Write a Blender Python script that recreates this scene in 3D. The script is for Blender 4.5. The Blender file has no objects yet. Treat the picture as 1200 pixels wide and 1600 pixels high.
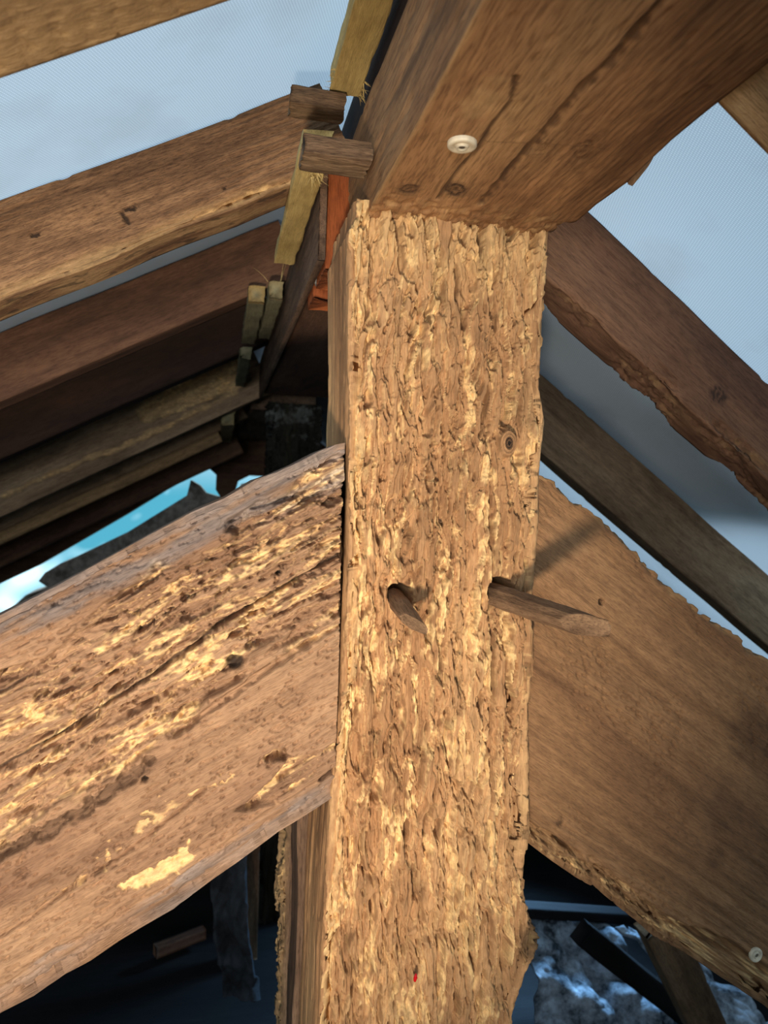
import bpy, math, random
import numpy as np
from mathutils import Vector, Matrix
random.seed(4)
SC = bpy.context.scene
COL = SC.collection

# ------------------------------------------------------------------ camera
F_PX = 1109.0                       # focal length in pixels of a 1200x1600 frame
YAW, PITCH, ROLL = 0.22699343, -0.027942, 0.0352208
_F = np.array([math.sin(YAW)*math.cos(PITCH), math.cos(YAW)*math.cos(PITCH), math.sin(PITCH)])
_R0 = np.array([math.cos(YAW), -math.sin(YAW), 0.0]); _U0 = np.cross(_R0, _F)
_R = _R0*math.cos(ROLL)+_U0*math.sin(ROLL); _U = np.cross(_R, _F)
H = 1.55                            # eye height above the attic floor; everything is laid out around the eye, then raised
camd = bpy.data.cameras.new('camera'); cam = bpy.data.objects.new('camera', camd); COL.objects.link(cam)
cam.matrix_world = Matrix(((_R[0], _U[0], -_F[0], 0), (_R[1], _U[1], -_F[1], 0), (_R[2], _U[2], -_F[2], 0), (0, 0, 0, 1)))
camd.sensor_fit = 'HORIZONTAL'; camd.sensor_width = 36.0; camd.lens = 36.0*F_PX/1200
camd.clip_start = 0.01
camd.dof.use_dof = True; camd.dof.focus_distance = 0.86; camd.dof.aperture_fstop = 9.0
SC.camera = cam

# ------------------------------------------------------------------ view and world
SC.view_settings.view_transform = 'Standard'; SC.view_settings.look = 'None'
SC.view_settings.exposure = 0.12; SC.view_settings.gamma = 1.0; SC.view_settings.use_curve_mapping = False
SKY_STRENGTH = 9.0
world = bpy.data.worlds.new('sky'); SC.world = world; world.use_nodes = True
wn = world.node_tree; bg = wn.nodes['Background']
bg.inputs['Strength'].default_value = SKY_STRENGTH
tc = wn.nodes.new('ShaderNodeTexCoord'); nz = wn.nodes.new('ShaderNodeTexNoise'); nz.inputs['Scale'].default_value = 9.0
cr = wn.nodes.new('ShaderNodeValToRGB')
cr.color_ramp.elements[0].position = 0.42; cr.color_ramp.elements[0].color = (0.090, 0.118, 0.138, 1)
cr.color_ramp.elements[1].position = 0.62; cr.color_ramp.elements[1].color = (0.20, 0.235, 0.26, 1)
wn.links.new(tc.outputs['Generated'], nz.inputs['Vector']); wn.links.new(nz.outputs['Fac'], cr.inputs['Fac']); 
sx = wn.nodes.new('ShaderNodeSeparateXYZ'); wn.links.new(tc.outputs['Generated'], sx.inputs[0])
hz = wn.nodes.new('ShaderNodeValToRGB'); hz.color_ramp.elements[0].position = .495; hz.color_ramp.elements[1].position = .56
mr = wn.nodes.new('ShaderNodeMath'); mr.operation = 'MULTIPLY_ADD'; mr.inputs[1].default_value = .5; mr.inputs[2].default_value = .5; wn.links.new(sx.outputs['Z'], mr.inputs[0])
hz.color_ramp.elements[0].color = (0, 0, 0, 1); hz.color_ramp.elements[1].color = (1, 1, 1, 1); wn.links.new(mr.outputs[0], hz.inputs['Fac'])
low = wn.nodes.new('ShaderNodeValToRGB'); low.color_ramp.elements[0].position = .57; low.color_ramp.elements[0].color = (.010, .048, .066, 1)
low.color_ramp.elements[1].position = .66; low.color_ramp.elements[1].color = (.10, .15, .17, 1); wn.links.new(nz.outputs['Fac'], low.inputs['Fac'])
mxw = wn.nodes.new('ShaderNodeMix'); mxw.data_type = 'RGBA'; wn.links.new(hz.outputs['Color'], mxw.inputs[0]); wn.links.new(low.outputs['Color'], mxw.inputs[6]); wn.links.new(cr.outputs['Color'], mxw.inputs[7])
wn.links.new(mxw.outputs[2], bg.inputs['Color'])

# ------------------------------------------------------------------ lamps
def aim(o, loc, target):
    o.location = loc; d = Vector(target)-Vector(loc)
    o.rotation_euler = d.to_track_quat('-Z', 'Y').to_euler()
torch = bpy.data.lights.new('hand_torch', 'SPOT'); torch.energy = 86; torch.color = (1.0, 0.89, 0.74)
torch.shadow_soft_size = 0.05; torch.spot_size = math.radians(81); torch.spot_blend = 1.0
to = bpy.data.objects.new('hand_torch', torch); COL.objects.link(to); aim(to, (-0.12, -0.27, -0.46), (-0.06, 0.8, -0.16))
blue_fill = bpy.data.lights.new('blue_fill_lamp', 'AREA'); blue_fill.spread = math.radians(80); blue_fill.energy = 10; blue_fill.color = (0.27, 0.58, 1.0); blue_fill.shape = 'RECTANGLE'; blue_fill.size = 0.35; blue_fill.size_y = 0.25  # added blue lamp hidden behind the right brace, lights the lower sheeting
do = bpy.data.objects.new('blue_fill_lamp', blue_fill); COL.objects.link(do); aim(do, (1.35, 2.65, -0.60), (0.75, 1.9, -1.45))
rear_fill = bpy.data.lights.new('rear_fill_lamp', 'AREA'); rear_fill.energy = 11.5; rear_fill.color = (0.80, 0.90, 1.0); rear_fill.spread = math.radians(85); rear_fill.shape = 'RECTANGLE'; rear_fill.size = 0.9; rear_fill.size_y = 0.9  # added fill from behind the camera, brightens the far rafters
d2 = bpy.data.objects.new('rear_fill_lamp', rear_fill); COL.objects.link(d2); aim(d2, (-0.6, -1.3, 0.10), (-0.45, 1.8, 0.38))

# ------------------------------------------------------------------ numeric helpers
def ray(px, py):
    return _F+_R*(px-600)/F_PX-_U*(py-800)/F_PX
def aty(px, py, Y):
    d = ray(px, py); return d*Y/d[1]
def atz(px, py, Z):
    d = ray(px, py); return d*Z/d[2]
def sstep(a, b, x):
    t = np.clip((x-a)/(b-a), 0, 1); return t*t*(3-2*t)
_perm = {}
def pn(x, y, seed=0):
    if seed not in _perm:
        r = np.random.RandomState(seed); a = r.rand(256, 256)*2*np.pi
        _perm[seed] = (np.cos(a), np.sin(a))
    gx, gy = _perm[seed]
    xi = np.floor(x).astype(int); yi = np.floor(y).astype(int); xf = x-xi; yf = y-yi
    u = xf*xf*xf*(xf*(xf*6-15)+10); v = yf*yf*yf*(yf*(yf*6-15)+10)
    def g(i, j):
        a = (xi+i) & 255; b = (yi+j) & 255
        return gx[a, b]*(xf-i)+gy[a, b]*(yf-j)
    return 1.5*((g(0, 0)*(1-u)+g(1, 0)*u)*(1-v)+(g(0, 1)*(1-u)+g(1, 1)*u)*v)
def fbm(x, y, seed=0, o=3):
    r = 0; a = 1.0
    for k in range(o):
        r = r+a*pn(x*2**k, y*2**k, seed+k*7); a *= .5
    return r
def pn_cell(x, y, seed=0):
    """stretched cell noise: distance to the closest seed, and a random value of that cell"""
    r = np.random.RandomState(seed); jx = r.rand(128, 128); jy = r.rand(128, 128); jv = r.rand(128, 128)
    xi = np.floor(x).astype(int); yi = np.floor(y).astype(int)
    best = np.full(x.shape, 9.0); sec = np.full(x.shape, 9.0); val = np.zeros(x.shape)
    for i in (-1, 0, 1):
        for j in (-1, 0, 1):
            a = (xi+i) & 127; b = (yi+j) & 127
            d = np.hypot(xi+i+jx[a, b]-x, yi+j+jy[a, b]-y)
            nb = d < best
            sec = np.where(nb, best, np.minimum(sec, d)); val = np.where(nb, jv[a, b], val); best = np.where(nb, d, best)
    return best, sec, val
def sdf_poly(x, y, poly):
    """signed distance to a polygon, positive inside"""
    P = np.array(poly); d = np.full(x.shape, 1e9); ins = np.zeros(x.shape, bool)
    for k in range(len(P)):
        a = P[k]; b = P[(k+1) % len(P)]; e = b-a
        t = np.clip(((x-a[0])*e[0]+(y-a[1])*e[1])/(e@e), 0, 1)
        d = np.minimum(d, np.hypot(x-a[0]-t*e[0], y-a[1]-t*e[1]))
        if abs(e[1]) > 1e-12:
            c = ((a[1] > y) != (b[1] > y)) & (x < e[0]*(y-a[1])/e[1]+a[0]); ins ^= c
    return np.where(ins, d, -d)
def line_dist(x, y, pts):
    P = np.array(pts); d = np.full(x.shape, 1e9)
    for k in range(len(P)-1):
        a = P[k]; b = P[k+1]; e = b-a
        t = np.clip(((x-a[0])*e[0]+(y-a[1])*e[1])/(e@e), 0, 1)
        d = np.minimum(d, np.hypot(x-a[0]-t*e[0], y-a[1]-t*e[1]))
    return d

# worm-eaten relief: x runs along the grain, s across it, both in metres
def eaten(x, s, seed=0, k=1.0):
    k = k*2.0
    sw = s+.005*fbm(x*9, s*16, seed+50, 3)+.0016*fbm(x*45, s*60, seed+55, 2)
    xw = x+.022*fbm(x*10+7, s*30, seed+60, 3)
    h = .0035*sstep(-.5, .6, fbm(sw*22, xw*3.5, seed+1, 2))
    m1 = fbm(sw*52, xw*9, seed+2, 2)
    h = h+.0036*sstep(.02, .06, m1)+.0024*sstep(.36, .395, m1)
    m2 = fbm(sw*95+3, xw*17, seed+3, 2)
    h = h+.0022*sstep(.05, .105, m2)
    m3 = fbm(sw*170, xw*36, seed+4, 2)
    h = hh = h+.0014*sstep(.0, .12, m3)
    g = np.abs(pn(sw*38, xw*4.5, seed+5)); gm = sstep(.05, .3, pn(s*20, x*9, seed+6))
    h = h+.0060*gm*sstep(.075, .02, g)
    g = np.abs(pn(sw*75+9, xw*8, seed+15)); gm = sstep(.0, .3, pn(s*30, x*13, seed+16))
    h = h+.0038*gm*sstep(.10, .03, g)
    b, c, v = pn_cell(sw*70, xw*20, seed+7)
    h = h+.0075*(v > .80)*sstep(.40, .26, b)
    h = h+.0022*sstep(.16, .04, c-b)*sstep(-.1, .3, pn(s*25+4, x*10, seed+8))
    b, c, v = pn_cell(sw*190, xw*75, seed+9)
    h = h+.0040*(v > .82)*sstep(.48, .26, b)
    fr = sstep(.12, .46, fbm(sw*40, xw*9, seed+11, 3)+.35*sstep(.03, .10, np.abs(m1-.05) < .05))
    fr = np.clip(fr*sstep(-.35, .15, fbm(s*150, x*60, seed+12, 2))+.30*((np.abs(m1-.04) < .05) | (np.abs(m2-.08) < .035)), 0, 1)
    h = h+fr*.0009*fbm(s*330, x*190, seed+13, 2)
    h = h+.00035*pn(s*520, x*40, seed+14)
    return h*k, fr
def sound(x, s, seed=0):
    """sawn or hewn surface with grain"""
    h = .0011*fbm(s*18, x*3, seed+31, 2)+.00030*pn(s*240, x*9, seed+32)
    b, c, v = pn_cell(s*95, x*34, seed+33)
    return h+.0012*(v > .86)*sstep(.4, .1, b)

# ------------------------------------------------------------------ materials
def srgb(r, g, b):
    f = lambda c: ((c/255+.055)/1.055)**2.4 if c > 10 else c/255/12.92
    return (f(r), f(g), f(b), 1)
def wood(name, dark, mid, light, fresh=(222, 180, 122), stain_shade=(28, 19, 14), grain=70, bump=.25, rough=.85, fine=.5, saw=0.0):
    m = bpy.data.materials.new(name); m.use_nodes = True; nt = m.node_tree; N = nt.nodes; L = nt.links
    b = N['Principled BSDF']; b.inputs['Roughness'].default_value = rough; b.inputs['Specular IOR Level'].default_value = .25
    tc = N.new('ShaderNodeTexCoord')
    def noise(sc, mapping, det=3, rg=.6, dist=0):
        mp = N.new('ShaderNodeMapping'); mp.inputs['Scale'].default_value = mapping
        n = N.new('ShaderNodeTexNoise'); n.inputs['Scale'].default_value = sc; n.inputs['Detail'].default_value = det
        n.inputs['Roughness'].default_value = rg; n.inputs['Distortion'].default_value = dist
        L.new(tc.outputs['Object'], mp.inputs['Vector']); L.new(mp.outputs['Vector'], n.inputs['Vector']); return n.outputs['Fac']
    def ramp(src, stops):
        r = N.new('ShaderNodeValToRGB'); e = r.color_ramp.elements
        e[0].position, e[0].color = stops[0]; e[1].position, e[1].color = stops[-1]
        for p, c in stops[1:-1]:
            q = e.new(p); q.color = c
        L.new(src, r.inputs['Fac']); return r.outputs['Color']
    def mix(fac, a, c, mode='MIX'):
        x = N.new('ShaderNodeMix'); x.data_type = 'RGBA'; x.blend_type = mode
        if hasattr(fac, 'node'): L.new(fac, x.inputs[0])
        else: x.inputs[0].default_value = fac
        for i, v in ((6, a), (7, c)):
            if hasattr(v, 'node'): L.new(v, x.inputs[i])
            else: x.inputs[i].default_value = v
        return x.outputs[2]
    big = noise(grain*.12, (.25, 1, 1), 4, .6, .4)
    col = ramp(big, [(.32, srgb(*dark)), (.5, srgb(*mid)), (.68, srgb(*light))])
    g1 = noise(grain, (.06, 1, 1), 4, .65, .6)
    col = mix(fine, col, ramp(g1, [(.36, (.45, .42, .40, 1)), (.55, (1, 1, 1, 1)), (.7, (1.15, 1.15, 1.12, 1))]), 'MULTIPLY')
    g2 = noise(grain*5, (.08, 1, 1), 3, .6)
    col = mix(fine*.7, col, ramp(g2, [(.38, (.55, .52, .50, 1)), (.56, (1, 1, 1, 1))]), 'MULTIPLY')
    g3 = noise(grain*15, (.10, 1, 1), 2, .6)
    col = mix(min(1, fine*1.1), col, ramp(g3, [(.36, (.50, .47, .45, 1)), (.5, (1, 1, 1, 1)), (.68, (1.12, 1.12, 1.10, 1))]), 'MULTIPLY')
    mot = noise(grain*1.3, (.5, 1, 1), 5, .7)
    col = mix(.55, col, ramp(mot, [(.36, (.70, .66, .64, 1)), (.52, (1, 1, 1, 1)), (.66, (1.14, 1.13, 1.10, 1))]), 'MULTIPLY')
    at = N.new('ShaderNodeAttribute'); at.attribute_name = 'fresh'
    f2 = noise(grain*3, (.5, 1, 1), 3, .7)
    fcol = ramp(f2, [(.3, srgb(*[int(c*.78) for c in fresh])), (.6, srgb(*fresh)), (.75, srgb(*[min(255, int(c*1.1)) for c in fresh]))])
    col = mix(at.outputs['Fac'], col, fcol)
    st = N.new('ShaderNodeAttribute'); st.attribute_name = 'stain_shade'  # carries knots and dirt plus painted crack shade
    col = mix(st.outputs['Fac'], col, srgb(*stain_shade))
    L.new(col, b.inputs['Base Color'])
    bp = N.new('ShaderNodeBump'); bp.inputs['Strength'].default_value = bump; bp.inputs['Distance'].default_value = .002
    ad = N.new('ShaderNodeMath'); ad.operation = 'ADD'; L.new(g1, ad.inputs[0]); L.new(g2, ad.inputs[1])
    ad3 = N.new('ShaderNodeMath'); ad3.operation = 'ADD'; L.new(ad.outputs[0], ad3.inputs[0]); L.new(g3, ad3.inputs[1]); out = ad3.outputs[0]
    if saw:
        s_ = noise(130, (1, .12, 1), 2); a2 = N.new('ShaderNodeMath'); a2.operation = 'MULTIPLY_ADD'
        L.new(s_, a2.inputs[0]); a2.inputs[1].default_value = saw; L.new(out, a2.inputs[2]); out = a2.outputs[0]
    L.new(out, bp.inputs['Height']); L.new(bp.outputs['Normal'], b.inputs['Normal'])
    return m
M = {}
M['post'] = wood('worm_eaten_post_wood', (144, 102, 66), (174, 130, 88), (198, 156, 108), grain=60, bump=.35, fine=.35)
M['strut'] = wood('worm_eaten_strut_wood', (124, 90, 66), (154, 117, 86), (174, 138, 104), grain=55, bump=.4, fine=.45)
M['strut2'] = wood('hewn_brown_wood', (112, 78, 52), (140, 102, 68), (156, 116, 80), grain=60, bump=.5, fine=.5)
M['ridge'] = wood('planed_ridge_wood', (122, 84, 52), (158, 114, 74), (182, 140, 94), stain_shade=(40, 26, 20), grain=26, bump=.35, fine=.6)
M['ridge_old'] = wood('grey_brown_old_wood', (84, 62, 46), (120, 92, 70), (150, 122, 96), grain=45, bump=.5, fine=.7)
M['rafter_tan'] = wood('sawn_tan_wood', (144, 112, 76), (168, 134, 92), (182, 148, 104), grain=45, bump=.3, fine=.45, saw=2.2)
M['rafter'] = wood('sawn_brown_wood', (122, 88, 60), (154, 114, 80), (176, 138, 98), stain_shade=(38, 28, 22), grain=60, bump=.8, fine=.8, saw=.5)
M['rafter_dark'] = wood('dark_brown_wood', (78, 52, 38), (106, 74, 54), (126, 92, 68), grain=40, bump=.3, fine=.5)
M['rafter_dusty'] = wood('dusty_brown_wood', (112, 88, 66), (148, 118, 88), (172, 144, 112), grain=40, bump=.3, fine=.5)
M['pale'] = wood('new_softwood', (170, 138, 78), (206, 176, 112), (222, 200, 142), grain=50, bump=.5, fine=.3)
M['pale_grey'] = wood('greenish_softwood', (104, 98, 74), (132, 124, 94), (150, 142, 110), fresh=(170, 138, 84), grain=50, bump=.4, fine=.4)
M['stick'] = wood('weathered_stick_wood', (92, 70, 50), (130, 102, 76), (166, 134, 98), stain_shade=(46, 36, 30), grain=60, bump=.6, fine=.8)
M['red'] = wood('reddish_block_wood', (128, 62, 30), (160, 84, 40), (180, 100, 52), grain=60, bump=.6, fine=.4)
M['peg'] = wood('old_peg_wood', (110, 82, 58), (146, 114, 84), (178, 148, 116), grain=50, bump=.5, fine=.6)
M['dusk'] = wood('shaded_brown_wood', (40, 26, 18), (58, 38, 27), (74, 52, 38), grain=40, bump=.3)  # shade put into the wood colour, for the fourth rafter and gap filler
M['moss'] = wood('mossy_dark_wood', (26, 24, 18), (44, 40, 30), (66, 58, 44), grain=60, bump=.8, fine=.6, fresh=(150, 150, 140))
M['joist'] = wood('shade_black_wood', (16, 14, 14), (24, 22, 22), (36, 34, 34), grain=40, bump=.4)  # near-black colour stands for the lack of light in the lower attic

def simple(name, col, rough=.7, metal=0, bump=None):
    m = bpy.data.materials.new(name); m.use_nodes = True; b = m.node_tree.nodes['Principled BSDF']
    N = m.node_tree.nodes; L = m.node_tree.links
    n = N.new('ShaderNodeTexNoise'); n.inputs['Scale'].default_value = 60; n.inputs['Detail'].default_value = 4
    tc = N.new('ShaderNodeTexCoord'); L.new(tc.outputs['Object'], n.inputs['Vector'])
    r = N.new('ShaderNodeValToRGB'); r.color_ramp.elements[0].position = .35; r.color_ramp.elements[1].position = .65
    r.color_ramp.elements[0].color = srgb(*[int(c*.8) for c in col]); r.color_ramp.elements[1].color = srgb(*col)
    L.new(n.outputs['Fac'], r.inputs['Fac']); L.new(r.outputs['Color'], b.inputs['Base Color'])
    b.inputs['Roughness'].default_value = rough; b.inputs['Metallic'].default_value = metal
    return m
M['plastic'] = simple('cream_plastic', (226, 208, 176), .5)
M['steel'] = simple('grey_screw_steel', (120, 110, 96), .45, .6)
M['beetle'] = simple('red_seed_shell', (190, 20, 24), .2)
M['mortar'] = simple('grey_mortar', (150, 146, 140), .9)

def rubble(name, dark, light):
    m = bpy.data.materials.new(name); m.use_nodes = True; N = m.node_tree.nodes; L = m.node_tree.links; b = N['Principled BSDF']
    tc = N.new('ShaderNodeTexCoord'); v = N.new('ShaderNodeTexVoronoi'); v.inputs['Scale'].default_value = 7
    n = N.new('ShaderNodeTexNoise'); n.inputs['Scale'].default_value = 14; n.inputs['Detail'].default_value = 8; n.inputs['Roughness'].default_value = .7
    L.new(tc.outputs['Object'], v.inputs['Vector']); L.new(tc.outputs['Object'], n.inputs['Vector'])
    r = N.new('ShaderNodeValToRGB'); r.color_ramp.elements[0].position = .38; r.color_ramp.elements[1].position = .62
    r.color_ramp.elements[0].color = srgb(*dark); r.color_ramp.elements[1].color = srgb(*light)
    L.new(n.outputs['Fac'], r.inputs['Fac']); L.new(r.outputs['Color'], b.inputs['Base Color']); b.inputs['Roughness'].default_value = .9
    bp = N.new('ShaderNodeBump'); bp.inputs['Strength'].default_value = .6; bp.inputs['Distance'].default_value = .03
    L.new(n.outputs['Fac'], bp.inputs['Height']); L.new(bp.outputs['Normal'], b.inputs['Normal']); return m
M['stone'] = rubble('gable_rubble_stone', (120, 112, 100), (200, 190, 176))
M['debris'] = rubble('dusty_sheet', (40, 48, 56), (190, 200, 210))
M['dimmed'] = rubble('dimmed_sheet', (10, 11, 13), (52, 56, 62))  # darker copy of the sheet colour, dimness painted in

# breathable roofing membrane: pale, woven, lets daylight through
m = bpy.data.materials.new('roofing_membrane'); m.use_nodes = True; N = m.node_tree.nodes; L = m.node_tree.links
b = N['Principled BSDF']; out = N['Material Output']
tc = N.new('ShaderNodeTexCoord')
def wv(rot):
    mp = N.new('ShaderNodeMapping'); mp.inputs['Rotation'].default_value = (0, 0, rot)
    w = N.new('ShaderNodeTexWave'); w.inputs['Scale'].default_value = 112; w.inputs['Distortion'].default_value = .6; w.inputs['Detail Scale'].default_value = 2
    L.new(tc.outputs['Object'], mp.inputs['Vector']); L.new(mp.outputs['Vector'], w.inputs['Vector']); return w.outputs['Fac']
w1 = wv(.3); w2 = wv(.3+math.pi/2)
mm = N.new('ShaderNodeMath'); mm.operation = 'MULTIPLY'; L.new(w1, mm.inputs[0]); L.new(w2, mm.inputs[1])
nn = N.new('ShaderNodeTexNoise'); nn.inputs['Scale'].default_value = 7; nn.inputs['Detail'].default_value = 5; L.new(tc.outputs['Object'], nn.inputs['Vector'])
r1 = N.new('ShaderNodeValToRGB'); r1.color_ramp.elements[0].color = srgb(176, 192, 206); r1.color_ramp.elements[1].color = srgb(214, 226, 236)
L.new(mm.outputs[0], r1.inputs['Fac'])
r2 = N.new('ShaderNodeValToRGB'); r2.color_ramp.elements[0].position = .34; r2.color_ramp.elements[1].position = .5
r2.color_ramp.elements[0].color = (.84, .81, .79, 1); r2.color_ramp.elements[1].color = (1, 1, 1, 1); L.new(nn.outputs['Fac'], r2.inputs['Fac'])
mx = N.new('ShaderNodeMix'); mx.data_type = 'RGBA'; mx.blend_type = 'MULTIPLY'; mx.inputs[0].default_value = .5
L.new(r1.outputs['Color'], mx.inputs[6]); L.new(r2.outputs['Color'], mx.inputs[7])
L.new(mx.outputs[2], b.inputs['Base Color']); b.inputs['Roughness'].default_value = .6
tr = N.new('ShaderNodeBsdfTranslucent'); L.new(mx.outputs[2], tr.inputs['Color'])
ms = N.new('ShaderNodeMixShader'); ms.inputs[0].default_value = .45
L.new(b.outputs[0], ms.inputs[1]); L.new(tr.outputs[0], ms.inputs[2]); L.new(ms.outputs[0], out.inputs['Surface'])
M['membrane'] = m

# ------------------------------------------------------------------ object helpers
def link(name, me, mat, parent=None):
    o = bpy.data.objects.new(name, me); COL.objects.link(o)
    if mat and not me.materials: me.materials.append(mat)
    if parent: o.parent = parent
    return o
def tag(o, label, cat, group=None):
    o['label'] = label; o['category'] = cat
    if group: o['group'] = group
    return o
def struct(o):
    o['kind'] = 'structure'; return o
def np_mesh(name, V, Fq, smooth=True, attrs=None):
    me = bpy.data.meshes.new(name)
    V = np.asarray(V, np.float32); Fq = np.asarray(Fq, np.int32)
    me.vertices.add(len(V)); me.vertices.foreach_set('co', V.ravel())
    me.loops.add(Fq.size); me.loops.foreach_set('vertex_index', Fq.ravel())
    me.polygons.add(len(Fq)); me.polygons.foreach_set('loop_start', np.arange(len(Fq), dtype=np.int32)*4)
    me.polygons.foreach_set('loop_total', np.full(len(Fq), 4, np.int32))
    me.update(calc_edges=True); me.validate()
    me.polygons.foreach_set('use_smooth', np.full(len(me.polygons), smooth))
    for k, v in (attrs or {}).items():
        a = me.attributes.new(k, 'FLOAT', 'POINT'); a.data.foreach_set('value', np.asarray(v, np.float32))
    return me
def seg(*parts):
    """piecewise sampling positions: (start, end, step) triples"""
    xs = []
    for a, b, st in parts: xs += list(np.arange(a, b-1e-9, st))
    xs.append(parts[-1][1]); return np.array(xs)

class Beam:
    """timber: x along the grain, y across the main face, main face at z=0 looking out along +z; T thick"""
    def __init__(s, origin, xdir, zdir):
        s.o = np.array(origin, float); s.x = np.array(xdir, float); s.x /= np.linalg.norm(s.x)
        s.z = np.array(zdir, float); s.z /= np.linalg.norm(s.z); s.y = np.cross(s.z, s.x)
    def loc(s, p):
        d = np.array(p)-s.o; return (d@s.x, d@s.y)
    def px(s, px, py):
        """pixel -> local x,y on the main face plane"""
        d = ray(px, py); t = (s.o@s.z)/(d@s.z); return s.loc(d*t)
    def poly(s, pts): return [s.px(*p) for p in pts]
    def matrix(s):
        return Matrix(((s.x[0], s.y[0], s.z[0], s.o[0]), (s.x[1], s.y[1], s.z[1], s.o[1]), (s.x[2], s.y[2], s.z[2], s.o[2]), (0, 0, 0, 1)))
    def build(s, name, mat, xs, lo, hi, T, step, disp=None, side_step=None, taper=.008, back=4, parent=None, end_skew=None):
        ss = side_step or step
        xs = np.asarray(xs); n = len(xs)
        ylo = np.interp(xs, *zip(*lo)) if not np.isscalar(lo) else np.full(n, lo)
        yhi = np.interp(xs, *zip(*hi)) if not np.isscalar(hi) else np.full(n, hi)
        Wm = float(np.max(yhi-ylo)); nf = max(3, int(Wm/step)); ns = max(2, int(T/ss))
        # perimeter: front lo->hi, side hi, back hi->lo, side lo
        U = []; 
        for i in range(nf): U.append((0, i/nf))
        for i in range(ns): U.append((1, i/ns))
        for i in range(back): U.append((2, i/back))
        for i in range(ns): U.append((3, i/ns))
        U = np.array(U); face = U[:, 0].astype(int); u = U[:, 1]; m = len(U)
        fy = np.select([face == 0, face == 1, face == 2, face == 3], [u, np.ones(m), 1-u, np.zeros(m)])
        fz = np.select([face == 0, face == 1, face == 2, face == 3], [np.zeros(m), u, np.ones(m), 1-u])*T
        X = np.repeat(xs[:, None], m, 1); W = (yhi-ylo)[:, None]
        Y = ylo[:, None]+fy[None]*W; Z = -np.repeat(fz[None], n, 0)
        S = np.where(face[None] == 1, Y+(-Z), np.where(face[None] == 3, Y+Z, np.where(face[None] == 2, Y+Wm+T, Y)))
        dl = (Y-ylo[:, None]); dh = (yhi[:, None]-Y); df = -Z; db = T+Z
        c = taper
        ny = -sstep(c, 0, dl)+sstep(c, 0, dh); nz_ = sstep(c, 0, df)-sstep(c, 0, db)
        fr = np.zeros_like(X); st = np.zeros_like(X)
        if disp:
            h, fr, st = disp(X, S, Y, Z)
            h = np.where(face[None] == 2, 0, h)
            Y = Y-h*ny; Z = Z-h*nz_
        if end_skew is not None: X = X+end_skew(X, Y, Z)
        V = np.stack([X, Y, Z], -1).reshape(-1, 3)
        i = np.arange(n-1)[:, None]*m; j = np.arange(m)[None]; j2 = (j+1) % m
        Fq = np.stack([i+j, i+m+j, i+m+j2, i+j2], -1).reshape(-1, 4)[:, ::-1]
        # end caps: strips between front row and back, via fan to centre column
        caps = []
        for row, flip in ((0, False), (n-1, True)):
            base = row*m; ctr = len(V); V = np.vstack([V, V[base:base+m].mean(0)])
            for k in range(0, m-1, 2):
                q = [base+k, base+k+1, base+(k+2) % m, ctr]
                caps.append(q if not flip else q[::-1])
            if m % 2: caps.append([base+m-1, base, ctr, ctr])
        caps = [q for q in caps if len(set(q)) == 4]
        Fq = np.vstack([Fq, np.array(caps)])
        pad = lambda a: np.concatenate([np.broadcast_to(a, X.shape).ravel(), [0, 0]])
        me = np_mesh(name, V, Fq, True, {'fresh': pad(fr), 'stain_shade': pad(st)})
        o = link(name, me, mat, parent); o.matrix_world = s.matrix()
        return o

def box_beam(name, mat, c0, c1, axis, seed=0, amp=.0012, step=.006, parent=None, fresh=None, bow=0.0):
    """small timber between two corners, grain along the axis, hewn faces"""
    c0 = np.array(c0, float); c1 = np.array(c1, float)
    if axis == 'y':    # along Y, main face looks down
        B = Beam((c0[0], c0[1], c0[2]), (0, 1, 0), (0, 0, -1)); Lx, W, T = c1[1]-c0[1], c1[0]-c0[0], c1[2]-c0[2]
        lo, hi = 0, W
    elif axis == 'x':  # along X, main face looks to the camera
        B = Beam((c0[0], c0[1], c0[2]), (1, 0, 0), (0, -1, 0)); Lx, W, T = c1[0]-c0[0], c1[2]-c0[2], c1[1]-c0[1]
        lo, hi = 0, W
    else:              # along -Z
        B = Beam((c0[0], c0[1], c1[2]), (0, 0, -1), (0, -1, 0)); Lx, W, T = c1[2]-c0[2], c1[0]-c0[0], c1[1]-c0[1]
        lo, hi = 0, W
    def d(X, S, Y, Z):
        h = amp*(1+fbm(S*60+seed, X*14, 300+seed % 50, 2))+.0006*pn(S*300, X*20, 301)
        e = np.exp(-np.minimum(X, Lx-X)/.004)
        h = h+.0006*e*(1+pn(S*200, X*50, 302))
        f = fresh(X, S) if fresh else np.zeros_like(X)
        return h, f, np.zeros_like(X)
    xs = seg((0, Lx, min(step, Lx/6)))
    return B.build(name, mat, xs, lo, hi, T, step, d, taper=.003, back=3, parent=parent,
                   end_skew=lambda X, Y, Z: .003*pn(Y*90+seed, Z*90, 77)*(np.abs(X-Lx/2) > Lx*.45))

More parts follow.
